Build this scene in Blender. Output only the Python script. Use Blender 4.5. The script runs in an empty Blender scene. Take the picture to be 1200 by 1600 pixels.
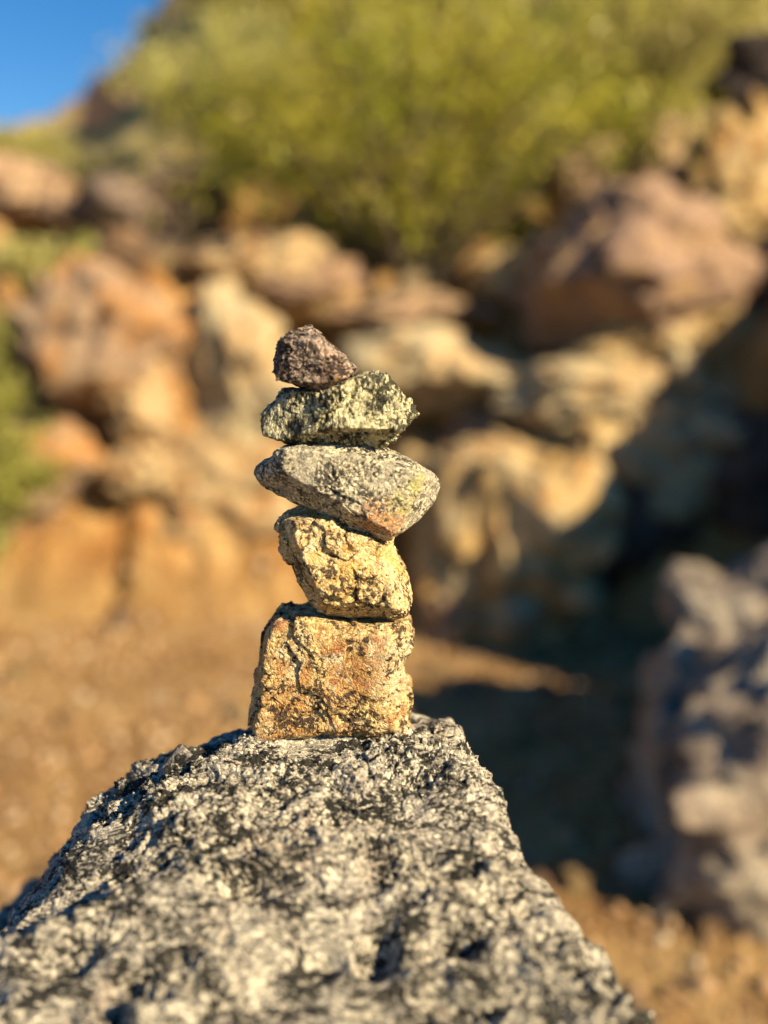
import bpy, math, random
import numpy as np
R = math.radians
scene = bpy.context.scene
COL = scene.collection

# ------------------------------------------------------------------ camera
F_PX = 1400.0                       # focal length in pixels of the 1200 x 1600 photograph
PITCH = math.atan(250 / F_PX)       # the camera looks a little down
CAM = np.array([0.0, 0.0, 1.15])
cam_d = bpy.data.cameras.new('camera')
cam = bpy.data.objects.new('camera', cam_d); COL.objects.link(cam)
cam.location = CAM
cam.rotation_euler = (math.pi / 2 - PITCH, 0, 0)
cam_d.sensor_fit = 'VERTICAL'; cam_d.sensor_height = 36
cam_d.lens = 36 * F_PX / 1600
cam_d.clip_start = 0.01; cam_d.clip_end = 2000
cam_d.dof.use_dof = True
cam_d.dof.focus_distance = 0.497
cam_d.dof.aperture_fstop = 2.0
scene.camera = cam

# ------------------------------------------------------------------ sky and sun
SUN_AZ, SUN_EL = R(54), R(31)       # azimuth: to the right of straight behind the camera
SUN = np.array([math.sin(SUN_AZ) * math.cos(SUN_EL), -math.cos(SUN_AZ) * math.cos(SUN_EL), math.sin(SUN_EL)])
w = bpy.data.worlds.new('World'); scene.world = w; w.use_nodes = True
nt = w.node_tree; bg = nt.nodes['Background']
sk = nt.nodes.new('ShaderNodeTexSky'); sk.sky_type = 'NISHITA'; sk.sun_disc = False
sk.sun_elevation = SUN_EL; sk.sun_rotation = math.pi - SUN_AZ
sk.air_density = 1.3; sk.dust_density = 0.05; sk.ozone_density = 5.0; sk.altitude = 600
hs = nt.nodes.new('ShaderNodeHueSaturation'); hs.inputs['Hue'].default_value = 0.504; hs.inputs['Saturation'].default_value = 1.3; hs.inputs['Value'].default_value = 1.15
nt.links.new(sk.outputs[0], hs.inputs['Color']); nt.links.new(hs.outputs[0], bg.inputs[0]); bg.inputs[1].default_value = 0.05
sun_d = bpy.data.lights.new('sun', 'SUN'); sun_d.energy = 5.0; sun_d.angle = R(0.5)
sun_d.color = (1.0, 0.83, 0.54)
sun = bpy.data.objects.new('sun', sun_d); COL.objects.link(sun)
from mathutils import Vector
sun.rotation_euler = Vector(SUN).to_track_quat('Z', 'Y').to_euler()
scene.view_settings.view_transform = 'Standard'; scene.view_settings.look = 'None'
scene.view_settings.gamma = 1; scene.view_settings.exposure = 1.2
scene.cycles.use_denoising = True
scene.cycles.max_bounces = 4; scene.cycles.diffuse_bounces = 1
scene.cycles.sample_clamp_indirect = 5

# ------------------------------------------------------------------ helpers
def ray(px, py):
    v = np.array([(px - 600) / F_PX, 1.0, (800 - py) / F_PX])
    c, s = math.cos(PITCH), math.sin(PITCH)
    return np.array([v[0], v[1] * c + v[2] * s, -v[1] * s + v[2] * c])
def at(px, py, Y):
    r = ray(px, py); return CAM + r * (Y / r[1])

_rs = np.random.RandomState(7)
_perm = np.concatenate([_rs.permutation(256)] * 3).astype(np.int64)
_g = _rs.normal(size=(256, 3)); _g /= np.linalg.norm(_g, axis=1)[:, None]
_rnd = _rs.rand(256, 3)
def _hash(ix, iy, iz, seed):
    return _perm[_perm[_perm[(ix + seed) & 255] + (iy & 255)] + (iz & 255)]
def perlin(p, seed=0):
    i = np.floor(p).astype(np.int64); f = p - i
    u = f * f * f * (f * (f * 6 - 15) + 10)
    out = 0
    for dx in (0, 1):
        wx = u[:, 0] if dx else 1 - u[:, 0]
        for dy in (0, 1):
            wy = u[:, 1] if dy else 1 - u[:, 1]
            for dz in (0, 1):
                wz = u[:, 2] if dz else 1 - u[:, 2]
                g = _g[_hash(i[:, 0] + dx, i[:, 1] + dy, i[:, 2] + dz, seed)]
                out = out + wx * wy * wz * (g[:, 0] * (f[:, 0] - dx) + g[:, 1] * (f[:, 1] - dy) + g[:, 2] * (f[:, 2] - dz))
    return out * 1.5
def fbm(p, octs=4, seed=0, gain=0.5):
    o, a = 0, 1.0
    for k in range(octs):
        o = o + a * perlin(p, seed + k * 17); p = p * 2.03; a *= gain
    return o
def ridged(p, octs=4, seed=0, gain=0.5):
    o, a = 0, 1.0
    for k in range(octs):
        o = o + a * (1 - 2 * np.abs(perlin(p, seed + k * 13))); p = p * 2.07; a *= gain
    return o
def cells(p, seed=0):
    """chipped noise: in every Voronoi cell a tilted plane; also the nearest distance"""
    i = np.floor(p).astype(np.int64)
    best = np.full(len(p), 9.0); val = np.zeros(len(p))
    for dx in (-1, 0, 1):
        for dy in (-1, 0, 1):
            for dz in (-1, 0, 1):
                c = i + np.array([dx, dy, dz])
                h = _hash(c[:, 0], c[:, 1], c[:, 2], seed)
                q = p - (c + _rnd[h])
                d = (q * q).sum(1)
                m = d < best
                best = np.where(m, d, best)
                val = np.where(m, (q * _g[h]).sum(1) + _rnd[h, 0] * 0.5 - 0.25, val)
    return val, np.sqrt(best)
def sstep(a, b, x):
    t = np.clip((x - a) / (b - a), 0, 1); return t * t * (3 - 2 * t)

def np_mesh(name, v, faces, mat, smooth=True):
    """faces: (n, 3 or 4) int array"""
    me = bpy.data.meshes.new(name)
    n, k = faces.shape
    me.vertices.add(len(v)); me.vertices.foreach_set('co', np.asarray(v, dtype=np.float32).ravel())
    me.loops.add(n * k); me.loops.foreach_set('vertex_index', faces.astype(np.int32).ravel())
    me.polygons.add(n); me.polygons.foreach_set('loop_start', np.arange(0, n * k, k, dtype=np.int32))
    me.update(calc_edges=True); me.validate()
    me.polygons.foreach_set('use_smooth', np.full(len(me.polygons), smooth))
    if mat: me.materials.append(mat)
    return me
def link(name, me, loc=(0, 0, 0), parent=None, label=None, cat=None, group=None, kind=None):
    o = bpy.data.objects.new(name, me); COL.objects.link(o); o.location = loc
    if parent: o.parent = parent
    if label: o['label'] = label
    if cat: o['category'] = cat
    if group: o['group'] = group
    if kind: o['kind'] = kind
    return o

def cube_sphere(n):
    """unit directions and quads of a cube sphere, welded"""
    t = np.tan(np.linspace(-math.pi / 4, math.pi / 4, n + 1))
    a, b = np.meshgrid(t, t, indexing='ij'); a = a.ravel(); b = b.ravel(); one = np.ones_like(a)
    fs = [np.stack(q, 1) for q in ((one, a, b), (-one, b, a), (b, one, a), (a, -one, b), (a, b, one), (b, a, -one))]
    v = np.concatenate(fs)
    idx = np.arange((n + 1) ** 2).reshape(n + 1, n + 1)
    q = np.stack([idx[:-1, :-1].ravel(), idx[1:, :-1].ravel(), idx[1:, 1:].ravel(), idx[:-1, 1:].ravel()], 1)
    f = np.concatenate([q + k * (n + 1) ** 2 for k in range(6)])
    key = np.round(v * 1e6).astype(np.int64)
    _, first, inv = np.unique(key, axis=0, return_index=True, return_inverse=True)
    inv = inv.ravel()
    v = v[first]; f = inv[f]
    return v / np.linalg.norm(v, axis=1)[:, None], f
_cs = {}
def csphere(n):
    if n not in _cs: _cs[n] = cube_sphere(n)
    return _cs[n]

# ------------------------------------------------------------------ materials
class NT:
    def __init__(s, name):
        s.m = bpy.data.materials.new(name); s.m.use_nodes = True
        s.t = s.m.node_tree; s.b = s.t.nodes['Principled BSDF']
        s.b.inputs['Roughness'].default_value = 0.85
        s.b.inputs['Specular IOR Level'].default_value = 0.3
        tc = s.n('ShaderNodeTexCoord'); s.co = tc.outputs['Object']
    def n(s, k, **kw):
        x = s.t.nodes.new(k)
        for a, b in kw.items(): setattr(x, a, b)
        return x
    def l(s, a, b): s.t.links.new(a, b)
    def mapping(s, scale=(1, 1, 1), rot=(0, 0, 0), loc=(0, 0, 0), src=None):
        x = s.n('ShaderNodeMapping'); s.l(src or s.co, x.inputs[0])
        x.inputs['Location'].default_value = loc; x.inputs['Rotation'].default_value = rot; x.inputs['Scale'].default_value = scale
        return x.outputs[0]
    def noise(s, scale, detail=4, rough=0.55, dist=0.0, src=None):
        x = s.n('ShaderNodeTexNoise'); s.l(src or s.co, x.inputs['Vector'])
        x.inputs['Scale'].default_value = scale; x.inputs['Detail'].default_value = detail
        x.inputs['Roughness'].default_value = rough; x.inputs['Distortion'].default_value = dist
        return x
    def voro(s, scale, feature='F1', src=None, rand=1.0):
        x = s.n('ShaderNodeTexVoronoi', feature=feature); s.l(src or s.co, x.inputs['Vector'])
        x.inputs['Scale'].default_value = scale; x.inputs['Randomness'].default_value = rand
        return x
    def ramp(s, src, stops, interp='LINEAR'):
        x = s.n('ShaderNodeValToRGB'); x.color_ramp.interpolation = interp; s.l(src, x.inputs[0])
        e = x.color_ramp.elements
        while len(e) < len(stops): e.new(0.5)
        for k, (p, c) in enumerate(stops):
            e[k].position = p; e[k].color = (*c, 1) if not isinstance(c, (int, float)) else (c, c, c, 1)
        return x.outputs[0]
    def mix(s, fac, a, b, mode='MIX'):
        x = s.n('ShaderNodeMix', data_type='RGBA', blend_type=mode)
        for sock, v in ((x.inputs[0], fac), (x.inputs[6], a), (x.inputs[7], b)):
            if isinstance(v, (int, float)): sock.default_value = v
            elif isinstance(v, tuple): sock.default_value = (*v, 1)
            else: s.l(v, sock)
        return x.outputs[2]
    def math(s, op, a, b=None, clamp=False):
        x = s.n('ShaderNodeMath', operation=op); x.use_clamp = clamp
        for sock, v in zip(x.inputs, (a, b)):
            if v is None: continue
            if isinstance(v, (int, float)): sock.default_value = v
            else: s.l(v, sock)
        return x.outputs[0]
    def warp(s, scale, amt, src=None):
        """coordinates pushed about by noise"""
        nz = s.noise(scale, 3, src=src)
        sub = s.n('ShaderNodeVectorMath', operation='SUBTRACT'); s.l(nz.outputs['Color'], sub.inputs[0]); sub.inputs[1].default_value = (0.5, 0.5, 0.5)
        sc = s.n('ShaderNodeVectorMath', operation='SCALE'); s.l(sub.outputs[0], sc.inputs[0]); sc.inputs['Scale'].default_value = amt
        ad = s.n('ShaderNodeVectorMath', operation='ADD'); s.l(src or s.co, ad.inputs[0]); s.l(sc.outputs[0], ad.inputs[1])
        return ad.outputs[0]
    def spot(s, c, r, soft=0.5):
        """1 inside a ball (object space), a stain with a ragged edge"""
        w_ = s.warp(90, 0.02)
        d = s.n('ShaderNodeVectorMath', operation='DISTANCE'); s.l(w_, d.inputs[0]); d.inputs[1].default_value = c
        return s.ramp(s.math('DIVIDE', d.outputs['Value'], r), [(1 - soft, 1), (1, 0)])
    def bump(s, h, dist, strength=1.0):
        x = s.n('ShaderNodeBump'); x.inputs['Distance'].default_value = dist; x.inputs['Strength'].default_value = strength
        s.l(h, x.inputs['Height']); s.l(x.outputs[0], s.b.inputs['Normal'])
    def done(s, col, rough=None):
        s.l(col, s.b.inputs['Base Color'])
        if rough: s.b.inputs['Roughness'].default_value = rough
        return s.m

def granite_mat(name, light, mid, dark, dark_amt, grain=300, cloud=0.55, fleck=0.8, streak=None, stains=(), patch=None, bumpd=0.0006, rough=0.75):
    """speckled rock: mineral grains, dark flakes between them (stretched along the foliation), stains"""
    m = NT(name)
    src = m.co
    if streak: src = m.mapping(scale=streak[0], rot=streak[1])
    wv = m.warp(60, 0.012, src=src)
    wv2 = m.warp(400, 0.0022, src=wv)
    v = m.voro(grain, src=wv2)
    sep = m.n('ShaderNodeSeparateColor'); m.l(v.outputs['Color'], sep.inputs[0])
    c = m.ramp(sep.outputs[0], [(0.0, mid), (0.35, tuple(0.5 * (a + b) for a, b in zip(mid, light))), (0.65, light), (1.0, tuple(min(1, 1.15 * a) for a in light))])
    if patch:
        for (sc_, th, colr, amt) in patch:
            pn = m.noise(sc_, 5, 0.62, 0.3)
            c = m.mix(m.math('MULTIPLY', m.ramp(pn.outputs[0], [(th - 0.05, 0), (th + 0.06, 1)]), amt), c, colr)
    for (ctr, r, colr, amt) in stains:
        sp_ = m.math('MULTIPLY', m.spot(ctr, r), m.ramp(m.noise(420, 4, 0.7).outputs[0], [(0.40, 0.15), (0.54, 1)]))
        c = m.mix(m.math('MULTIPLY', sp_, amt), c, colr)
    # dark mica flakes and cracks
    n1 = m.noise(grain * fleck, 6, 0.65, 0.4, src=wv)
    n2 = m.noise(grain * 0.12, 4, 0.6, 0.5, src=src)
    s_ = m.math('ADD', n1.outputs[0], m.math('MULTIPLY', m.math('SUBTRACT', n2.outputs[0], 0.5), cloud))
    t0 = 0.385 + 0.28 * dark_amt
    dm = m.ramp(s_, [(t0 - 0.035, 1), (t0 + 0.035, 0)])
    c = m.mix(dm, c, dark)
    # single black grains
    bg_ = m.ramp(sep.outputs[1], [(0.86, 0), (0.9, 1)])
    c = m.mix(m.math('MULTIPLY', bg_, 0.7 * min(1, dark_amt * 1.6)), c, dark)
    fine = m.noise(grain * 3.0, 3, 0.6)
    c = m.mix(0.75, c, m.ramp(m.noise(grain * 1.4, 4, 0.7, 0.6).outputs[0], [(0.36, 0.28), (0.52, 0.95), (0.7, 1.3)]), 'MULTIPLY')
    edge = m.voro(grain, 'DISTANCE_TO_EDGE', src=wv2)
    h = m.math('ADD', m.math('MULTIPLY', n1.outputs[0], 1.4), m.math('ADD', m.math('MULTIPLY', m.ramp(edge.outputs['Distance'], [(0, 0), (0.18, 1)]), 0.5), m.math('MULTIPLY', fine.outputs[0], 0.5)))
    m.bump(h, bumpd)
    return m.done(c, rough)

def rock_mat(name, a, b, c_, scale=4.0, th=0.5, crack=0.5):
    """weathered desert rock: a main colour, patches of b, stains of c_"""
    m = NT(name)
    n1 = m.noise(scale, 6, 0.6, 0.4); n2 = m.noise(scale * 2.7, 6, 0.65, 0.6, src=m.mapping(loc=(3, 5, 1))); n3 = m.noise(scale * 14, 4, 0.6)
    c = m.mix(m.ramp(n1.outputs[0], [(th - 0.07, 0), (th + 0.07, 1)]), a, b)
    c = m.mix(m.ramp(n2.outputs[0], [(0.54, 0), (0.62, 1)]), c, c_)
    c = m.mix(0.5, c, m.ramp(n3.outputs[0], [(0.35, 0.35), (0.65, 1.0)]), 'MULTIPLY')
    e = m.voro(scale * 1.6, 'DISTANCE_TO_EDGE', src=m.warp(scale * 2, 0.25 / scale))
    c = m.mix(m.math('MULTIPLY', m.ramp(e.outputs['Distance'], [(0.0, 1), (0.035, 0)]), crack), c, (0.03, 0.02, 0.015))
    m.bump(m.math('ADD', n2.outputs[0], m.math('MULTIPLY', n3.outputs[0], 0.4)), 0.02)
    return m.done(c, 0.9)

def leaf_mat(name, a, b):
    m = NT(name)
    n1 = m.noise(2.5, 3); n2 = m.noise(30, 2)
    c = m.mix(m.ramp(m.math('ADD', m.math('MULTIPLY', n1.outputs[0], 0.6), m.math('MULTIPLY', n2.outputs[0], 0.4)), [(0.4, 0), (0.6, 1)]), a, b)
    tr = m.n('ShaderNodeBsdfTranslucent'); m.l(c, tr.inputs[0])
    ms = m.n('ShaderNodeMixShader'); ms.inputs[0].default_value = 0.45
    m.done(c, 0.4)
    m.l(m.b.outputs[0], ms.inputs[1]); m.l(tr.outputs[0], ms.inputs[2])
    m.l(ms.outputs[0], m.t.nodes['Material Output'].inputs[0])
    return m.m

# ------------------------------------------------------------------ ground, bank and hillside: one sheet to the horizon
def y_foot(x):
    return 3.75 + 0.10 * np.sin(x * 2.1 + 1) - 0.32 * sstep(0.2, 1.2, x) - 0.5 * sstep(1.2, 3.0, x)
def terrain_z(x, y):
    p = np.stack([x, y, np.zeros_like(x)], 1)
    d = y - y_foot(x)
    bank = 1.05 * sstep(0.0, 0.75, d) + 0.55 * sstep(0.5, 1.7, d) + 0.5 * sstep(1.4, 3.2, d)
    grow = np.clip(d - 2.6, 0, None)
    slope = 0.225 + 0.30 * sstep(-0.37, -0.12, x / np.maximum(y, 2.0))
    slope = np.where(y < 2, 0.3, slope)
    ridge = 22.0
    hill = np.where(grow < ridge, grow, ridge - 0.25 * (grow - ridge)) * slope
    hill = np.maximum(hill, -3.0)
    rough = 0.03 * fbm(p * 1.3, 3, 3) + 0.008 * fbm(p * 7, 3, 5)
    er = sstep(0.02, 0.3, d) * (1 - sstep(0.9, 1.4, d))
    q = np.stack([x * 4.5 + 1.3 * y + 1.2 * perlin(p * 2, 9), y * 2.2, np.zeros_like(x)], 1)
    gully = 0.20 * ridged(q, 3, 21) + 0.10 * fbm(p * 3.1, 3, 23)
    hr = sstep(1.2, 3.5, d) * (0.22 * fbm(p * 0.9, 4, 31)) + sstep(6, 14, d) * 0.9 * fbm(p * 0.16, 4, 37)
    blk, _ = cells(np.stack([x * 1.7 + 0.3 * perlin(p * 2, 27), y * 1.7, x * 0 + 0.3], 1), 29)
    blk2, _ = cells(np.stack([x * 4.5, y * 4.5, x * 0 + 0.3], 1), 30)
    hr = hr + sstep(0.0, 0.25, d) * (1 - sstep(2.6, 3.6, d)) * (0.26 * blk + 0.09 * blk2)
    far = sstep(60, 140, np.hypot(x, y)) * 2.0 * fbm(p * 0.02, 3, 41)
    return bank + hill + rough + er * gully * (0.5 + 0.8 * sstep(-0.3, 0.3, perlin(p * 1.7, 25))) + hr + far
def spaced(lo, hi, n, c, k):
    t = np.linspace(-1, 1, n); s = np.sinh(k * t) / math.sinh(k)
    return np.where(s < 0, c + (c - lo) * s, c + (hi - c) * s)
gx = spaced(-220, 220, 460, 0.0, 6.2); gy = spaced(-120, 260, 520, 3.9, 6.0)
X, Yg = np.meshgrid(gx, gy, indexing='ij')
Z = terrain_z(X.ravel(), Yg.ravel())
v = np.stack([X.ravel(), Yg.ravel(), Z], 1)
idx = np.arange(v.shape[0]).reshape(X.shape)
f = np.stack([idx[:-1, :-1].ravel(), idx[1:, :-1].ravel(), idx[1:, 1:].ravel(), idx[:-1, 1:].ravel()], 1)
m = NT('desert_soil')
pn = m.noise(2.2, 6, 0.6, 0.4); pf = m.noise(28, 5, 0.7); pb = m.noise(0.9, 4, 0.6, 0.3, src=m.mapping(loc=(4, 1, 2)))
sandc = m.mix(m.ramp(pn.outputs[0], [(0.40, 0), (0.62, 1)]), (0.31, 0.175, 0.06), (0.40, 0.25, 0.10))
bankc = m.mix(m.ramp(pn.outputs[0], [(0.42, 0), (0.6, 1)]), (0.44, 0.215, 0.06), (0.50, 0.32, 0.13))
hillc = m.mix(m.ramp(pb.outputs[0], [(0.42, 0), (0.6, 1)]), (0.36, 0.31, 0.11), (0.40, 0.27, 0.13))
sx = m.n('ShaderNodeSeparateXYZ'); m.l(m.co, sx.inputs[0])
wz = m.math('ADD', sx.outputs[2], m.math('MULTIPLY', m.math('SUBTRACT', pn.outputs[0], 0.5), 0.5))
c = m.mix(m.ramp(wz, [(0.12, 0), (0.30, 1)]), sandc, bankc)
c = m.mix(m.ramp(m.math('MULTIPLY', wz, 0.2), [(0.42, 0), (0.52, 1)]), c, hillc)
pm = m.noise(6.0, 5, 0.65, 0.5, src=m.mapping(scale=(1.2, 1, 0.8), rot=(0, 0.5, 0)))
c = m.mix(0.75, c, m.ramp(pm.outputs[0], [(0.40, (0.52, 0.42, 0.36)), (0.52, (0.95, 0.9, 0.85)), (0.62, (1.15, 1.2, 1.25))]), 'MULTIPLY')
c = m.mix(0.6, c, m.ramp(pf.outputs[0], [(0.35, 0.45), (0.65, 1.0)]), 'MULTIPLY')
m.bump(pf.outputs[0], 0.02)
soil = m.done(c, 0.95)
link('ground', np_mesh('ground', v, f, soil), kind='structure')

# ------------------------------------------------------------------ the granite boulder that carries the stack
def top_z(y):
    """long profile of the boulder's top: nearly level at the far end, falling towards the camera"""
    y = np.asarray(y, dtype=float)
    a, b, s = 0.49, 0.40, 0.52
    t = np.clip(a - y, 0, None)
    ramp = np.where(t < a - b, 0.5 * s * t * t / (a - b), 0.5 * s * (a - b) + s * (t - (a - b)))
    ease = np.clip(0.34 - y, 0, None)
    return 0.9325 - ramp + 0.9 * ease * ease - 0.25 * np.clip(y - 0.49, 0, None)
def top_xy(x, y):
    """the same with the far left corner falling away and a low hump at the far right"""
    drop = 4.6 * np.clip(-0.06 - x, 0, 0.2) ** 2 * (0.35 + 0.65 * sstep(0.36, 0.46, y))
    return top_z(y) - drop + 0.006 * np.exp(-((x - 0.02) / 0.02) ** 2 - ((y - 0.52) / 0.02) ** 2)
def on_top(px, py):
    r = ray(px, py); lo, hi = 0.05, 0.9
    ys = np.linspace(0.15, 0.75, 6000); zz = CAM[2] + r[2] / r[1] * ys
    # first crossing from above to below the surface going away from the camera
    tz = top_xy(r[0] / r[1] * ys, ys)
    cr = np.where((zz[:-1] > tz[:-1]) & (zz[1:] <= tz[1:]))[0]
    y = ys[cr[0]] if len(cr) else 0.53
    return np.array([r[0] / r[1] * y, y])
edge_px = [(1040, 1600), (985, 1530), (935, 1465), (890, 1400), (838, 1345), (818, 1325), (790, 1262), (757, 1203), (728, 1160), (708, 1122)]
right = [on_top(*p) for p in edge_px]
left_px = [(262, 1150), (238, 1168), (204, 1204), (172, 1250), (130, 1308), (98, 1340), (50, 1370), (0, 1412)]
left = [on_top(*p) for p in left_px]
back = [at(690, 1100, .525)[:2], at(655, 1093, .533)[:2], at(560, 1100, .54)[:2], at(450, 1106, .54)[:2], at(380, 1108, .535)[:2], at(325, 1122, .527)[:2], at(285, 1138, .515)[:2]]
poly = right + back + left + [np.array(p) for p in ((-.25, .34), (-.30, .25), (-.31, .1), (-.26, -.08), (-.1, -.2), (.07, -.19), (.17, -.06), (.185, .1), (.165, .22), (.14, .285))]
poly = np.array(poly)
def smooth_closed(P, n):
    """resample a closed polygon at n points by angle-free chord length with light smoothing"""
    Q = np.vstack([P, P[:1]]); s = np.concatenate([[0], np.cumsum(np.linalg.norm(np.diff(Q, axis=0), axis=1))])
    t = np.linspace(0, s[-1], n, endpoint=False)
    return np.stack([np.interp(t, s, Q[:, 0]), np.interp(t, s, Q[:, 1])], 1)
NT_, NR, NS = 1500, 520, 70
# more points on the stretch in view
tt = smooth_closed(poly, 4000)
ang = np.unwrap(np.arctan2(tt[:, 1] - 0.40, tt[:, 0] + 0.03))
vis = (tt[:, 1] > 0.27)
wgt = np.where(vis, 1.0, 0.25); cum = np.concatenate([[0], np.cumsum(wgt)]); cum /= cum[-1]
sel = np.interp(np.linspace(0, 1, NT_, endpoint=False), cum, np.arange(4001))
P = np.stack([np.interp(sel, np.arange(4001), np.append(tt[:, k], tt[0, k])) for k in (0, 1)], 1)
ker = np.hanning(19); ker /= ker.sum()
P = np.stack([np.convolve(np.concatenate([P[-9:, k], P[:, k], P[:9, k]]), ker, 'valid') for k in (0, 1)], 1)
C0 = np.array([-0.03, 0.385])
P = C0 + (P - C0) * (1 + 0.005 / np.linalg.norm(P - C0, axis=1))[:, None]
tr = np.linspace(0.0, 1, NR) ** 0.85
rim = 0.022
rows = []
for t in tr:
    q = C0 + (P - C0) * t
    dist = np.linalg.norm(P - C0, axis=1) * (1 - t)          # distance to the outline
    u = np.clip(1 - dist / (rim * (1.2 + 0.5 * (P[:, 0] < 0))), 0, 1)
    z = top_xy(q[:, 0], q[:, 1]) - rim * (1 - np.sqrt(np.clip(1 - u ** 2.2, 0, 1)))
    rows.append(np.column_stack([q, z]))
for k in range(1, NS + 1):
    s = (k / NS) ** 1.6
    q = P + (C0 - P) * (0.10 * s + 0.05 * math.sin(s * 5)) * (1 if k else 0)
    z = top_xy(P[:, 0], P[:, 1]) - rim
    z = z * (1 - s) + (-0.06) * s
    rows.append(np.column_stack([q, z]))
V = np.concatenate(rows)
nr = len(rows)
idx = np.arange(nr * NT_).reshape(nr, NT_)
nx = np.roll(idx, -1, axis=1)
f = np.stack([idx[:-1].ravel(), nx[:-1].ravel(), nx[1:].ravel(), idx[1:].ravel()], 1)
# vertex normals of the smooth shape
def grid_normals(V, nr, nc):
    G = V.reshape(nr, nc, 3)
    du = np.roll(G, -1, 1) - np.roll(G, 1, 1)
    dv = np.gradient(G, axis=0)
    n = np.cross(du, dv).reshape(-1, 3)
    l = np.linalg.norm(n, axis=1)[:, None]
    return n / np.maximum(l, 1e-12)
N = grid_normals(V, nr, NT_)
if N[NT_ * 200:NT_ * 300, 2].mean() < 0: N = -N
N[:NT_ * 3] = (0, 0.3, 0.95)
fade = sstep(0.0, 0.05, (V[:, 2] + 0.02))
big = 0.008 * fbm(V * np.array([17, 30, 17]), 2, 51)
S = V + 0.012 * np.stack([perlin(V * 30, 61), perlin(V * 30, 62), perlin(V * 30, 63)], 1)
c1, d1 = cells(S * np.array([26, 46, 40]), 70)
r0 = fbm(np.stack([S[:, 0] * 26 + S[:, 1] * 8, S[:, 1] * 62, S[:, 2] * 50], 1), 2, 53, 0.5)
r1 = ridged(np.stack([S[:, 0] * 50 + S[:, 1] * 15, S[:, 1] * 105, S[:, 2] * 80], 1), 3, 55, 0.55)
c2, d2 = cells(S * 130, 80)
c3, d3 = cells(S * 290, 90)
pits = -sstep(0.30, 0.60, perlin(V * np.array([30, 52, 40]), 97)) * 0.0075
near = sstep(0.50, 0.36, V[:, 1])
disp = big + 0.0016 * c1 + 0.0058 * r0 + 0.0026 * r1 + 0.0017 * c2 + 0.0016 * (0.55 - d3) + 0.0009 * ridged(V * np.array([200, 330, 300]), 3, 58) + 0.7 * pits
disp += near * 0.0018 * (0.6 - d2)
calm = 0.45 + 0.75 * sstep(-0.3, 0.3, perlin(V * np.array([16, 26, 20]), 99)); disp = big + (disp - big) * calm
side = sstep(0.75, 0.3, N[:, 2]); disp = disp * (1 - 0.85 * side * (V[:, 2] > 0.6))
# shallow scoops and steps the photograph shows
def scoop(cx, cy, rx, ry, depth):
    global disp
    a = ((V[:, 0] - cx) / rx) ** 2 + ((V[:, 1] - cy) / ry) ** 2
    disp = disp - 1.7 * depth * np.exp(-a * a)
for (px, py, rx, ry, dp) in ((590, 1490, .010, .010, .008), (790, 1400, .022, .007, .007), (700, 1478, .016, .006, .006), (480, 1290, .030, .006, .004),
                             (120, 1400, .034, .014, .004), (345, 1160, .030, .008, .006), (500, 1500, .012, .006, .006),
                             (640, 1580, .030, .007, .006), (400, 1390, .02, .006, .005), (90, 1500, .02, .008, .006)):
    c = on_top(px, py); scoop(c[0], c[1], rx, ry, dp)
V = V + N * (disp * fade)[:, None]
boulder_m = granite_mat('grey_granite', (0.70, 0.62, 0.47), (0.26, 0.225, 0.19), (0.030, 0.028, 0.022), 0.34, grain=520, cloud=0.9, fleck=0.68,
                        streak=((0.65, 1.45, 1.0), (0, 0, 0.3)), patch=[(26, 0.60, (0.40, 0.30, 0.24), 0.5), (130, 0.70, (0.50, 0.20, 0.07), 0.8)], bumpd=0.0011)
link('boulder', np_mesh('boulder', V, f, boulder_m), label='big speckled grey granite boulder under the stack of five stones', cat='boulder')

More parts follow.
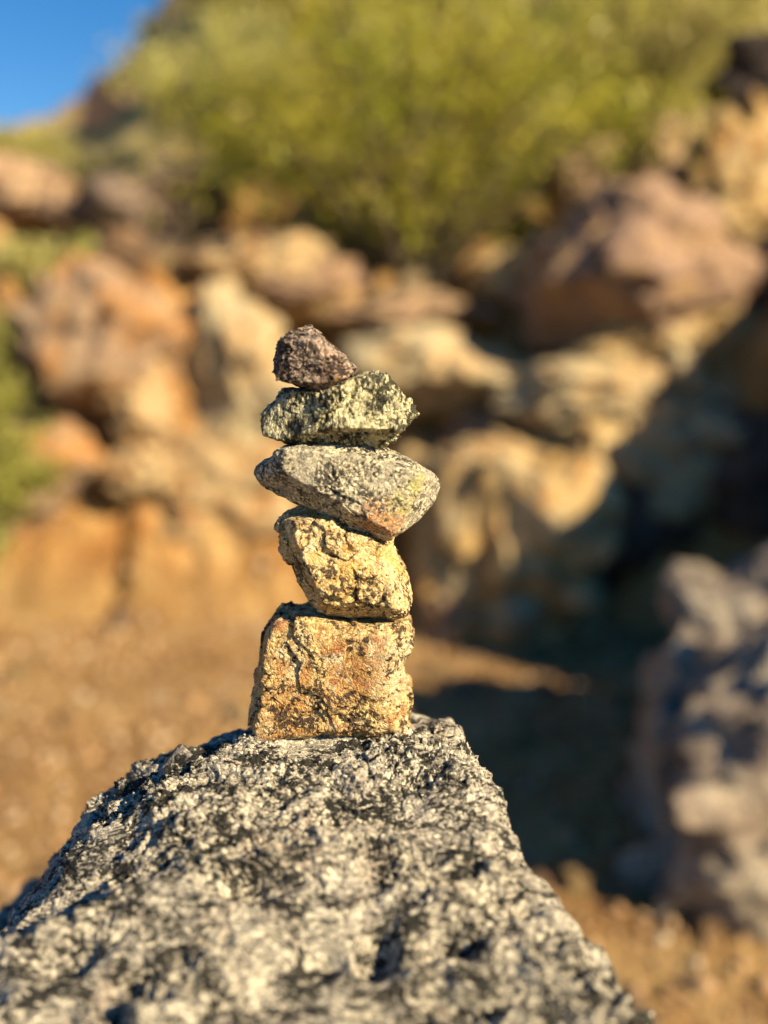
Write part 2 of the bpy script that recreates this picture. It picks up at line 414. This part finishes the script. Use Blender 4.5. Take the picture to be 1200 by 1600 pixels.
# ------------------------------------------------------------------ the five stacked stones
def stone(label, outline, Y, depth, cuts, mat, seed, front=0.02, p=3.2, n=160, k=70, chips=(0.004, 45), grit=(0.0013, 190), streak=None, group='stones balanced in the stack'):
    o = np.array([at(a, b, Y)[[0, 2]] for a, b in outline])
    c = 0.5 * (o.min(0) + o.max(0)); o = o - c
    D, F = csphere(n)
    # outline radius per angle (star-shaped)
    o2 = np.vstack([o, o[:1]]); seg = []
    for a, b in zip(o2[:-1], o2[1:]): seg.append(a + (b - a) * np.linspace(0, 1, 40, endpoint=False)[:, None])
    pts = np.vstack(seg); th = np.arctan2(pts[:, 1], pts[:, 0]); r = np.hypot(*pts.T)
    od = np.argsort(th); th, r = th[od], r[od]
    th = np.concatenate([th - 2 * math.pi, th, th + 2 * math.pi]); r = np.tile(r, 3)
    q = np.linspace(-math.pi, math.pi, 721); rq = np.interp(q, th, r)
    kk = np.hanning(7); kk /= kk.sum(); rq = np.convolve(np.concatenate([rq[-4:-1], rq, rq[1:4]]), kk, 'valid')
    T = np.arctan2(D[:, 2], D[:, 0]); cp = np.hypot(D[:, 0], D[:, 2]); sp = np.abs(D[:, 1])
    Ro = np.interp(T, q, rq)
    rad = ((cp / Ro) ** p + (sp / depth) ** p) ** (-1 / p)
    inv = [1 / rad]
    for cut in cuts:
        if len(cut) == 3:                                # a side facet: ridge from A to B at the front, out to C on the outline
            A, B = [at(*q_, Y - front) for q_ in cut[:2]]; Cc = at(*cut[2], Y)
            A, B, Cc = [np.array([q_[0] - c[0], q_[1] - Y, q_[2] - c[1]]) for q_ in (A, B, Cc)]
            nn = np.cross(B - A, Cc - A); nn /= np.linalg.norm(nn)
            if nn @ A < 0: nn = -nn
            inv.append(np.clip(D @ nn, 0, None) / (nn @ A)); continue
        px, py, dy, nrm = cut                       # a plane through a point of the photo, dy in front of the stone's middle
        a = at(px, py, Y + dy); pt = np.array([a[0] - c[0], dy, a[2] - c[1]])
        nn = np.array(nrm, float); nn /= np.linalg.norm(nn)
        dd = pt @ nn
        inv.append(np.clip(D @ nn, 0, None) / dd)
    inv = np.array(inv); mx = inv.max(0)
    inv = mx * (np.exp((inv / mx - 1) * k).sum(0) / 1.0) ** (1 / k) if False else mx + np.log(np.exp((inv - mx) * k / mx.mean() ** 1.0).sum(0)) * mx.mean() / k
    V = D / inv[:, None]
    W = V + 0.006 * np.stack([perlin(V * 60, seed + j) for j in range(3)], 1)
    a1, _ = cells(W * chips[1], seed); a2, d2 = cells(W * chips[1] * 2.6, seed + 3)
    Q = V
    if streak:
        e = np.array(streak[0], float); e /= np.linalg.norm(e)          # fine ridges run along e
        Q = W - (1 - streak[1]) * (W @ e)[:, None] * e
    g = ridged(Q * grit[1], 3, seed + 5)
    g2, gd = cells(V * grit[1] * 1.7, seed + 9)
    calm = 0.35 + 0.9 * sstep(-0.25, 0.35, perlin(V * 38, seed + 11))
    disp = chips[0] * a1 * (0.5 + 0.5 * calm) + calm * (chips[0] * 0.36 * a2 + grit[0] * (g * 0.6 - 0.5) + grit[0] * 0.5 * g2) + 0.0016 * fbm(V * 55, 2, seed + 7) - 0.0006
    V = V + D * disp[:, None]
    return link('stone', np_mesh('stone', V, F, mat), (c[0], Y, c[1]), label=label, cat='stone', group=None)

YS = 0.492
S5 = [(452,517),(486,511),(500,520),(530,548),(545,562),(560,578),(552,590),(535,596),(515,604),(497,612),(480,613),(460,605),(440,594),(426,582),(427,560),(434,537),(445,523)]
S4 = [(438,609),(455,606),(480,610),(500,611),(520,603),(540,594),(560,587),(580,583),(597,585),(610,592),(625,612),(640,637),(649,650),(645,662),(630,672),(612,686),(600,697),(580,699),(560,696),(520,692),(480,693),(455,692),(440,687),(415,679),(409,662),(408,648),(420,633),(430,618)]
S3 = [(393,740),(400,728),(425,712),(438,698),(470,692),(500,690),(540,691),(570,695),(600,705),(640,721),(670,737),(685,750),(689,762),(684,778),(672,792),(650,808),(630,826),(610,836),(590,834),(570,829),(540,818),(500,803),(470,788),(430,772),(405,758)]
S2 = [(447,803),(460,801),(480,800),(500,801),(520,807),(545,815),(575,828),(598,838),(611,850),(608,860),(624,880),(641,905),(646,935),(630,957),(600,968),(560,968),(520,963),(490,950),(475,927),(462,909),(455,890),(440,870),(431,850),(430,830),(438,813)]
S1 = [(425,965),(440,955),(465,946),(490,953),(530,960),(600,963),(635,967),(645,975),(645,1000),(636,1022),(630,1050),(634,1065),(646,1075),(648,1090),(641,1110),(634,1138),(600,1156),(560,1166),(520,1172),(480,1175),(440,1172),(410,1165),(393,1145),(390,1110),(399,1060),(403,1030),(410,1000),(414,980)]

m5 = granite_mat('purple_brown_stone', (0.44, 0.335, 0.25), (0.17, 0.125, 0.09), (0.04, 0.025, 0.02), 0.34, grain=480, cloud=0.9, streak=((1, 1, 1.9), (0, 0.6, 0)),
                 patch=[(60, 0.56, (0.55, 0.38, 0.29), 0.7)], stains=[((0.012, -0.015, -0.006), 0.013, (0.60, 0.33, 0.16), 0.7)], bumpd=0.0007, rough=0.5)
m4 = granite_mat('olive_banded_stone', (0.66, 0.60, 0.36), (0.36, 0.31, 0.16), (0.05, 0.045, 0.025), 0.36, grain=420, cloud=1.0, streak=((1.5, 1, 0.75), (0, -0.6, 0)), bumpd=0.0008, rough=0.55)
m3 = granite_mat('pale_grey_stone', (0.68, 0.59, 0.39), (0.30, 0.26, 0.18), (0.06, 0.052, 0.045), 0.27, grain=620, cloud=0.8,
                 patch=[(70, 0.56, (0.30, 0.27, 0.22), 0.6)],
                 stains=[((0.018, -0.022, -0.015), 0.016, (0.62, 0.24, 0.05), 0.8), ((0.038, -0.018, 0.005), 0.008, (0.45, 0.42, 0.06), 0.7), ((0.030, -0.02, -0.006), 0.010, (0.45, 0.40, 0.10), 0.6)], bumpd=0.0005)
m2 = granite_mat('golden_stone', (0.74, 0.56, 0.28), (0.55, 0.34, 0.13), (0.08, 0.05, 0.025), 0.19, grain=480, cloud=0.8,
                 patch=[(45, 0.56, (0.70, 0.40, 0.10), 0.7), (80, 0.63, (0.70, 0.62, 0.42), 0.7)], stains=[((0.000, -0.02, -0.006), 0.018, (0.74, 0.44, 0.09), 0.6)], bumpd=0.0007, rough=0.55)
m1 = granite_mat('rusty_golden_stone', (0.72, 0.54, 0.24), (0.46, 0.26, 0.09), (0.07, 0.04, 0.022), 0.21, grain=480, cloud=0.9,
                 patch=[(38, 0.50, (0.54, 0.26, 0.07), 0.8), (62, 0.57, (0.36, 0.13, 0.055), 0.75), (75, 0.58, (0.78, 0.68, 0.42), 0.75)],
                 stains=[((0.044, -0.02, 0.014), 0.026, (0.66, 0.60, 0.38), 0.85), ((0.012, -0.02, -0.018), 0.010, (0.38, 0.13, 0.05), 0.6), ((-0.030, -0.02, 0.0), 0.022, (0.60, 0.30, 0.09), 0.6)], bumpd=0.0007, rough=0.55)

stone('rust and gold blocky stone, lowest and largest of the stack', S1, YS, 0.027,
      [(520, 1050, -0.0240, (-0.10, -1, 0.06)), ((425, 985), (404, 1110), (399, 1045)), ((440, 972), (600, 980), (520, 956)), ((615, 990), (617, 1120), (660, 1060)), ((430, 1156), (610, 1142), (520, 1176))],
      m1, 101, front=0.0235, p=6, chips=(0.0036, 42), grit=(0.0010, 210))
stone('golden yellow tilted stone between the grey slab and the rusty block', S2, YS - 0.001, 0.026,
      [(540, 880, -0.0225, (0.08, -1, 0.22)), ((462, 812), (464, 850), (428, 830)), ((464, 850), (500, 945), (447, 880)), ((500, 948), (600, 955), (560, 970)), ((592, 850), (622, 940), (648, 905)), ((478, 812), (590, 848), (540, 812))],
      m2, 131, front=0.0215, p=6, chips=(0.0034, 46), grit=(0.0010, 210))
stone('pale grey slab-like stone with an orange stain, widest of the stack', S3, YS - 0.001, 0.026,
      [(540, 750, -0.0225, (0.02, -1, 0.10)), ((442, 702), (438, 740), (391, 736)), ((438, 738), (604, 833), (428, 776)), ((660, 745), (640, 796), (692, 768)), ((480, 703), (640, 735), (560, 692))],
      m3, 151, front=0.0220, p=6, chips=(0.0016, 50), grit=(0.0009, 240))
stone('olive and cream banded stone just under the topmost one', S4, YS, 0.024,
      [(560, 645, -0.0200, (0.14, -1, 0.26)), ((478, 690), (512, 614), (407, 650)), ((480, 676), (610, 672), (540, 700)), ((612, 612), (632, 668), (652, 650)), ((445, 625), (400, 670), (409, 648))],
      m4, 171, front=0.0190, p=5, chips=(0.0036, 60), grit=(0.0017, 230), streak=((0.45, 0.1, 1), 0.42))
stone('small purple brown stone on top of the stack', S5, YS - 0.001, 0.021,
      [(480, 560, -0.0165, (-0.30, -1, -0.12)), ((492, 524), (535, 585), (545, 555)), ((446, 528), (440, 580), (424, 565)), ((455, 530), (490, 528), (470, 510)), ((445, 588), (500, 600), (470, 614))],
      m5, 191, front=0.0160, p=5, chips=(0.0032, 66), grit=(0.0008, 230))

# ------------------------------------------------------------------ rocks on the bank and beside it
def rock(label, box, Y, mat, seed, depth=None, n=40, facets=14, rough=0.20, rot=0.0, name='rock', cat='rock', group=None, amp=1.0):
    x0, y0, x1, y1 = box
    gx_, gy_ = 0.06 * (x1 - x0), 0.06 * (y1 - y0)
    if Y > 3.5: x0, x1, y0, y1 = x0 - gx_, x1 + gx_, y0 - gy_, y1 + gy_
    a = at((x0 + x1) / 2, (y0 + y1) / 2, Y)
    e = at(x1, (y0 + y1) / 2, Y)[0] - a[0]; h = at((x0 + x1) / 2, y0, Y)[2] - a[2]
    d = depth if depth else 0.5 * (e + h)
    rs = np.random.RandomState(seed)
    D, F = csphere(n)
    inv = [np.sqrt((D ** 2).sum(1)) * 0.86]
    for j in range(facets):
        nn = rs.normal(size=3); nn /= np.linalg.norm(nn)
        inv.append(np.clip(D @ nn, 0, None) / rs.uniform(0.66, 1.0))
    for ax in range(3):
        for s in (-1, 1):
            nn = np.zeros(3); nn[ax] = s; nn += rs.normal(size=3) * 0.18; nn /= np.linalg.norm(nn)
            inv.append(np.clip(D @ nn, 0, None) / 0.98)
    inv = np.array(inv); kq = 60
    U = D / (np.log(np.exp(inv * kq).sum(0)) / kq)[:, None] * 1.02
    cc, _ = cells(U * 2.2 + seed, seed & 127)
    U = U * (1 + rough * amp * cc + 0.07 * amp * fbm(U * 3 + seed, 4, seed & 127))[:, None]
    V = U * np.array([e, d, h])
    o = link(name, np_mesh(name, V, F, mat), tuple(a), label=label, cat=cat, group=group)
    o.rotation_euler = (0, rot, 0)
    return o

tan = rock_mat('tan_rock', (0.42, 0.27, 0.13), (0.50, 0.36, 0.19), (0.36, 0.17, 0.06))
gold = rock_mat('golden_rock', (0.50, 0.32, 0.12), (0.56, 0.42, 0.22), (0.42, 0.20, 0.06))
cream = rock_mat('cream_rock', (0.46, 0.38, 0.23), (0.50, 0.34, 0.17), (0.33, 0.26, 0.17))
brown = rock_mat('purple_brown_rock', (0.27, 0.17, 0.12), (0.36, 0.23, 0.15), (0.42, 0.26, 0.12))
orange = rock_mat('orange_brown_rock', (0.30, 0.20, 0.13), (0.46, 0.22, 0.07), (0.38, 0.27, 0.16), th=0.52)
grey = rock_mat('grey_brown_rock', (0.21, 0.15, 0.115), (0.28, 0.20, 0.14), (0.15, 0.10, 0.08))
pink = rock_mat('pinkish_rock', (0.40, 0.255, 0.15), (0.46, 0.31, 0.18), (0.30, 0.18, 0.12))
shade_black = rock_mat('painted_shade_black', (0.05, 0.035, 0.03), (0.07, 0.05, 0.04), (0.04, 0.03, 0.025))  # near-black colour puts the shade at the right into the rock itself
shade_r = rock_mat('painted_shade_brown', (0.09, 0.055, 0.04), (0.13, 0.07, 0.04), (0.06, 0.045, 0.035))  # low brown colour deepens the right bank's shade by paint
pied = rock_mat('pied_grey_rock', (0.30, 0.225, 0.165), (0.46, 0.38, 0.28), (0.13, 0.10, 0.08), scale=7, th=0.5)
red = rock_mat('red_crag_rock', (0.60, 0.34, 0.21), (0.62, 0.42, 0.25), (0.48, 0.28, 0.18), scale=0.8)

ROCKS = [
 ('dark grey brown slab rock at the upper left below the shrubs', (110, 265, 345, 410), 5.2, grey, 11),
 ('small pinkish rock at the upper left edge of the bank', (-40, 258, 125, 350), 5.5, pink, 12),
 ('big rounded brown rock with an orange side, left of the black crevice', (70, 425, 310, 640), 4.15, orange, 13),
 ('tan rock wedged under the big rounded brown one', (165, 575, 275, 700), 4.05, tan, 14),
 ('yellow tan boulder just right of the black crevice', (272, 478, 470, 715), 4.25, cream, 15),
 ('pale flat rock on the bank below the black crevice', (175, 700, 290, 775), 3.95, tan, 24),
 ('flat tan ledge rock behind the top of the stack', (300, 380, 560, 500), 4.6, tan, 16),
 ('rust brown rock under the green bush, above the stack', (395, 405, 560, 480), 4.5, brown, 17),
 ('thin brown ledge rock beneath the middle of the bush', (540, 455, 760, 520), 4.5, pink, 18),
 ('cream elongated rock beside the top of the stack', (555, 515, 790, 645), 4.1, cream, 19),
 ('golden rock under the right side of the bush', (735, 380, 850, 455), 4.6, gold, 20),
 ('big purple brown boulder with a golden tip on the right', (835, 305, 1145, 565), 4.05, brown, 61),
 ('pinkish block above the big purple brown boulder', (850, 215, 985, 345), 4.9, pink, 22),
 ('small upright tan rock in the upper right', (985, 200, 1090, 330), 4.8, pink, 23),
 ('golden slab leaning at the upper right edge', (1080, 190, 1260, 385), 4.7, gold, 25),
 ('long narrow golden rock wedged beneath the purple boulder', (905, 480, 1060, 590), 4.0, gold, 26),
 ('pale grey pointed rock at the right end of the cream row', (1000, 530, 1098, 650), 3.95, cream, 27),
 ('broad cream rock in the middle of the right bank', (780, 570, 1010, 665), 3.95, cream, 28),
 ('bright golden oval rock at the shadow edge', (875, 630, 968, 760), 3.8, gold, 29),
 ('tan rock right of the bright golden oval one', (955, 615, 1050, 725), 3.85, tan, 30),
 ('shaded brown rock under the cream elongated one', (690, 640, 800, 725), 4.1, brown, 31),
 ('curved tan rock right of the widest stacked stone', (690, 690, 860, 800), 3.8, tan, 32),
 ('golden rock low on the right bank by the shadow', (790, 720, 900, 825), 3.7, gold, 33),
 ('knobbly golden rock beside the golden stacked stone', (690, 810, 780, 925), 3.65, gold, 34),
 ('tan lump rock left of the shadow edge', (770, 830, 880, 930), 3.6, tan, 35),
 ('small round lit rock standing in the shade', (912, 835, 968, 885), 3.35, gold, 36),
 ('smallest round lit rock at the edge of the shade', (885, 905, 935, 950), 3.3, gold, 37),
 ('cream tipped rock at the foot of the right bank', (770, 925, 850, 1000), 3.4, cream, 38),
 ('orange rock at the foot of the bank beside the stack', (650, 930, 760, 1015), 3.55, orange, 39),
 ('ledge painted dark brown as shade under the purple boulder, right edge', (1060, 650, 1330, 860), 3.9, shade_r, 52),
 ('broad golden rock face directly right of the stack', (640, 650, 905, 1030), 3.85, gold, 71),
 ('wide tan rock mass behind the bright golden oval one', (770, 560, 1120, 830), 4.15, tan, 72),
 ('broad orange tan ledge left of the stack below the crevice', (200, 690, 470, 860), 4.15, tan, 73),
 ('low orange ledge at the left of the bank', (-60, 640, 190, 830), 4.1, orange, 74),
 ('rock with shade in its dark colour between the golden rocks and the pied boulder', (925, 750, 1085, 900), 3.7, shade_r, 75),
 ('rock painted black for shade at the top right corner', (1125, 60, 1340, 225), 4.9, shade_black, 40),
 ('rock painted shade-dark under the golden slab at the right edge', (1100, 375, 1320, 600), 4.25, shade_black, 41),
 ('tan stone on the sand at the bottom right', (1000, 1505, 1095, 1610), 1.62, tan, 42),
 ('pinkish stone in the bottom right corner', (1115, 1525, 1215, 1620), 1.60, pink, 43),
 ('small white grey pebble stone on the sand by the boulder edge', (978, 1435, 1022, 1485), 1.72, cream, 44),
]
for (lb, box, Y, mt, sd) in ROCKS:
    rock(lb, box, Y, mt, sd)

# smaller rocks wedged into the bank
rs = np.random.RandomState(33)
protos = []
for j in range(8):
    mt = [tan, gold, cream, orange, pink, brown, tan, gold][j]
    D, F = csphere(14)
    inv = [np.ones(len(D)) * 0.8]
    for q in range(13):
        nn = rs.normal(size=3); nn /= np.linalg.norm(nn); inv.append(np.clip(D @ nn, 0, None) / rs.uniform(0.66, 1.0))
    inv = np.array(inv); U = D / (np.log(np.exp(inv * 36).sum(0)) / 36)[:, None]
    cc, _ = cells(U * 2.4 + j, j * 9); U = U * (1 + 0.2 * cc)[:, None]
    protos.append(np_mesh('rock', U, F, mt))
made = 0
while made < 110:
    xx = rs.uniform(-2.0, 2.3); dd = rs.uniform(0.05, 2.6); yy = float(y_foot(np.array(xx))) + dd
    if xx < -0.2 and 0.05 < dd < 0.55 and rs.rand() < 0.7: continue
    r_ = rs.uniform(0.06, 0.19) * (0.7 if dd < 0.5 else 1.0)
    zz = float(terrain_z(np.array([xx]), np.array([yy]))[0])
    o = link('rock', protos[rs.randint(8)], (xx, yy, zz + r_ * 0.1), label='angular tan to brown rock wedged among the larger rocks of the bank', cat='rock', group='rocks wedged into the bank')
    o.scale = (r_ * rs.uniform(0.9, 1.6), r_, r_ * rs.uniform(0.6, 1.0)); o.rotation_euler = tuple(rs.uniform(0, 6, 3) * (0.15, 0.15, 1))
    made += 1

# stones lying loose on the wash floor
made = 0
while made < 60:
    near_ = made < 30
    xx = rs.uniform(0.2, 1.15) if near_ else rs.uniform(-2.0, 1.6)
    yy = rs.uniform(1.25, 1.95) if near_ else rs.uniform(1.8, 3.6)
    r_ = rs.uniform(0.012, 0.04) if near_ else rs.uniform(0.015, 0.045)
    zz = float(terrain_z(np.array([xx]), np.array([yy]))[0])
    o = link('stone', protos[rs.randint(8)], (xx, yy, zz + r_ * 0.25), label='small loose stone lying on the sandy ground beyond the boulder', cat='stone', group='loose stones on the sandy ground')
    o.scale = (r_ * 1.3, r_, r_ * 0.8); o.rotation_euler = tuple(rs.uniform(0, 6, 3) * (0.15, 0.15, 1))
    made += 1

# the pied boulder on the right and the big outcrop just outside the frame whose shadow lies on the bank
def solid(label, ctr, size, mat, seed, rot=(0, 0, 0), n=60, facets=10, name='boulder', cat='boulder', planes=(), amp=1.0):
    rs = np.random.RandomState(seed); D, F = csphere(n)
    inv = [np.ones(len(D)) * 0.84]
    for j in range(facets):
        nn = rs.normal(size=3); nn /= np.linalg.norm(nn)
        inv.append(np.clip(D @ nn, 0, None) / rs.uniform(0.74, 1.0))
    for pt, nn in planes:                                 # world planes that cut the rock (unrotated rocks only)
        q_ = (np.array(pt) - np.array(ctr)) / np.array(size); n_ = np.array(nn) * np.array(size)
        inv.append(np.clip(D @ n_, 0, None) / (q_ @ n_))
    inv = np.array(inv); U = D / (np.log(np.exp(inv * 30).sum(0)) / 30)[:, None] * 1.02
    cc, _ = cells(U * 2.6 + seed, seed & 127)
    c2, _ = cells(U * 7 + seed, seed & 127)
    U = U * (1 + amp * 0.14 * cc + amp * 0.05 * c2 + amp * 0.06 * fbm(U * 3 + seed, 5, seed & 127))[:, None]
    o = link(name, np_mesh(name, U * np.array(size), F, mat), ctr, label=label, cat=cat)
    o.rotation_euler = rot
    return o
solid('pied grey and pinkish boulder in front of the dark shade on the right', (1.12, 1.92, 0.14), (0.70, 0.50, 0.62), pied, 203, amp=1.0, facets=9,
      planes=[((0.55, 1.60, 0.3), (-1, 0.30, 0.15)), ((0.70, 1.60, 0.2), (0.05, -1, 0.30)), ((0.95, 1.80, 0.50), (-0.45, -0.22, 1)), ((1.3, 1.58, 0.36), (0.3, -1, 0.5))])
_en = np.cross(np.array([0.95, 0.55, 0.86]), SUN); _en = _en if _en[2] > 0 else -_en
solid('tall dark outcrop at the right edge that shades the bank', (3.50, 2.80, 0.45), (1.70, 1.45, 2.7), shade_black, 207, amp=0.35, planes=[((2.34, 2.46, 1.70), tuple(_en))], name='outcrop', cat='outcrop')
solid('red brown crag on the skyline at the upper left', tuple(at(238, 170, 19.0)), (1.2, 1.0, 0.75), red, 211, name='crag', cat='crag', rot=(0, -0.35, 0))

# loose gravel on the wash floor: nobody could count it
rs = np.random.RandomState(5)
D6, F6 = csphere(2)
cnt = 11000
px = rs.uniform(-2.6, 2.2, cnt); py = rs.uniform(1.2, 4.1, cnt)
sz = np.clip(rs.lognormal(-5.1, 0.5, cnt), 0.004, 0.035)
pz = terrain_z(px, py)
ok = np.ones(cnt, bool)
Vs = []; Fs = []
for j in range(cnt):
    sc_ = sz[j] * rs.uniform(0.6, 1.2, 3)
    Vs.append(D6 * (1 + 0.15 * rs.normal(size=(len(D6), 1))) * sc_ + (px[j], py[j], pz[j] + sz[j] * 0.3)); Fs.append(F6 + j * len(D6))
m = NT('gravel_mix')
g_ = m.voro(14); sep = m.n('ShaderNodeSeparateColor'); m.l(g_.outputs['Color'], sep.inputs[0])
gm = m.done(m.ramp(sep.outputs[0], [(0, (0.22, 0.12, 0.06)), (0.4, (0.38, 0.23, 0.11)), (0.8, (0.40, 0.27, 0.15)), (1, (0.46, 0.37, 0.26))]), 0.9)
link('gravel', np_mesh('gravel', np.vstack(Vs), np.vstack(Fs), gm), label='loose tan gravel scattered over the sandy ground', cat='gravel', kind='stuff')

# ------------------------------------------------------------------ shrubs
stem_m = rock_mat('stem_bark', (0.20, 0.15, 0.10), (0.26, 0.20, 0.13), (0.14, 0.10, 0.07), scale=20, crack=0)
green1 = leaf_mat('olive_green_leaf', (0.24, 0.27, 0.015), (0.58, 0.50, 0.07))
green2 = leaf_mat('pale_yellow_green_leaf', (0.46, 0.44, 0.12), (0.60, 0.52, 0.20))
green3 = leaf_mat('fresh_green_leaf', (0.26, 0.27, 0.05), (0.44, 0.42, 0.11))
green4 = leaf_mat('straw_green_leaf', (0.58, 0.52, 0.20), (0.46, 0.45, 0.12))
_crown = {}
def shrub_meshes(key, w, h, leafm, n_stem, n_leaf, leaf, seed, lean=0.9):
    if key in _crown: return _crown[key]
    rs = np.random.RandomState(seed)
    tips = []; paths = []
    for s in range(n_stem):
        az = rs.uniform(0, 2 * math.pi); out = rs.uniform(0.1, 1.0) ** 0.7
        end = np.array([math.cos(az) * w * out, math.sin(az) * w * out * 0.8, h * rs.uniform(0.55, 1.0) * math.sqrt(max(0.08, 1 - 0.75 * out ** 2))])
        t = np.linspace(0, 1, 7)[:, None]
        bend = np.array([0, 0, 1]) * h * 0.12
        pth = end * t + bend * np.sin(t * math.pi) + rs.normal(size=(7, 3)) * 0.02 * w * t
        paths.append(pth)
    V = []; F = []; off = 0
    for pth in paths:
        r0 = 0.012 * h / 1.5
        for a, (q, t) in enumerate(zip(pth, np.linspace(1, 0.2, 7))):
            for k in range(4):
                V.append(q + r0 * t * np.array([math.cos(k * math.pi / 2), math.sin(k * math.pi / 2), 0]))
        for a in range(6):
            for k in range(4):
                F.append([off + a * 4 + k, off + a * 4 + (k + 1) % 4, off + a * 4 + 4 + (k + 1) % 4, off + a * 4 + 4 + k])
        off += 28
    sm = np_mesh('stem', np.array(V), np.array(F), stem_m)
    P_ = np.array(paths)
    i = rs.randint(0, n_stem, n_leaf); t = rs.uniform(0.12, 1.0, n_leaf) ** 0.7 * 6
    k = np.minimum(t.astype(int), 5); fr = (t - k)[:, None]
    base = P_[i, k] * (1 - fr) + P_[i, k + 1] * fr
    # side sprigs: clumps about random centres along the stems
    cl = rs.randint(0, n_leaf, max(20, n_leaf // 110)); near = cl[rs.randint(0, len(cl), n_leaf)]
    use = rs.rand(n_leaf) < 0.6
    base = np.where(use[:, None], base[near] + rs.normal(size=(n_leaf, 3)) * w * 0.085, base + rs.normal(size=(n_leaf, 3)) * w * 0.05)
    a = rs.normal(size=(n_leaf, 3)); a /= np.linalg.norm(a, axis=1)[:, None]
    b = np.cross(a, rs.normal(size=(n_leaf, 3))); b /= np.linalg.norm(b, axis=1)[:, None]
    L = leaf * rs.uniform(0.6, 1.4, (n_leaf, 1))
    Vl = np.stack([base - a * L, base + b * L * 0.45, base + a * L, base - b * L * 0.45], 1).reshape(-1, 3)
    Vl[:, 2] = np.maximum(Vl[:, 2], 0.01)
    fl = np.arange(n_leaf * 4).reshape(-1, 4)
    lm = np_mesh('foliage', Vl, fl, leafm, smooth=False)
    _crown[key] = (sm, lm); return sm, lm
def shrub(key, loc, label, spec, scale=1.0, rz=0.0, group=None, name='shrub', cat='shrub'):
    sm, lm = shrub_meshes(key, *spec)
    e = bpy.data.objects.new(name, None); COL.objects.link(e); e.location = loc; e.scale = (scale,) * 3; e.rotation_euler = (0, 0, rz)
    e['label'] = label; e['category'] = cat
    if group: e['group'] = group
    link('stem', sm, parent=e); link('foliage', lm, parent=e)
    return e
def gz(x, y): return float(terrain_z(np.array([x]), np.array([y]))[0])
def base_at(px, Y, dz=0.0):
    x = at(px, 550, Y)[0]; return (x, Y, gz(x, Y) + dz)
shrub('main', base_at(650, 5.0, -0.05), 'large olive and yellow green desert bush above the rocks', (1.6, 2.4, green1, 80, 12500, 0.026, 3), name='bush', cat='bush')
shrub('right', base_at(960, 6.2), 'pale green bush behind the pinkish block on the right', (1.5, 2.3, green2, 60, 17000, 0.026, 4), name='bush', cat='bush')
shrub('left', base_at(415, 6.6), 'pale straw green bush left of the large olive bush', (1.05, 1.35, green4, 50, 13000, 0.026, 5), name='bush', cat='bush')
shrub('low', base_at(165, 7.2), 'low yellow green shrub between the slab rock and the skyline', (0.6, 0.32, green2, 40, 7000, 0.024, 6))
shrub('sky', base_at(55, 8.2), 'small green shrub against the sky at the left edge', (0.5, 0.32, green3, 30, 5000, 0.022, 7))
shrub('edge', (-1.60, 3.3, gz(-1.60, 3.3)), 'bright green bush at the left edge of the wash', (0.40, 1.5, green3, 44, 15000, 0.016, 8), name='bush', cat='bush')
shrub('tuft', base_at(90, 4.75), 'pale dry tuft on the bank at the left', (0.42, 0.42, green4, 40, 6000, 0.02, 9), name='tuft', cat='grass tuft')
rs = np.random.RandomState(12)
k = 0
for j in range(300):
    Y = rs.uniform(8.5, 24); X_ = rs.uniform(-0.42, 0.45) * Y
    if k >= 48: break
    shrub('hill', (X_, Y, gz(X_, Y) - 0.1), 'pale yellow green shrub scattered on the hillside behind', (1.0, 1.0, green2, 30, 3500, 0.05, 10), scale=rs.uniform(0.6, 1.5) * (0.45 if X_ / Y < -0.2 else 1), rz=rs.uniform(0, 6), group='shrubs scattered over the hillside')
    k += 1
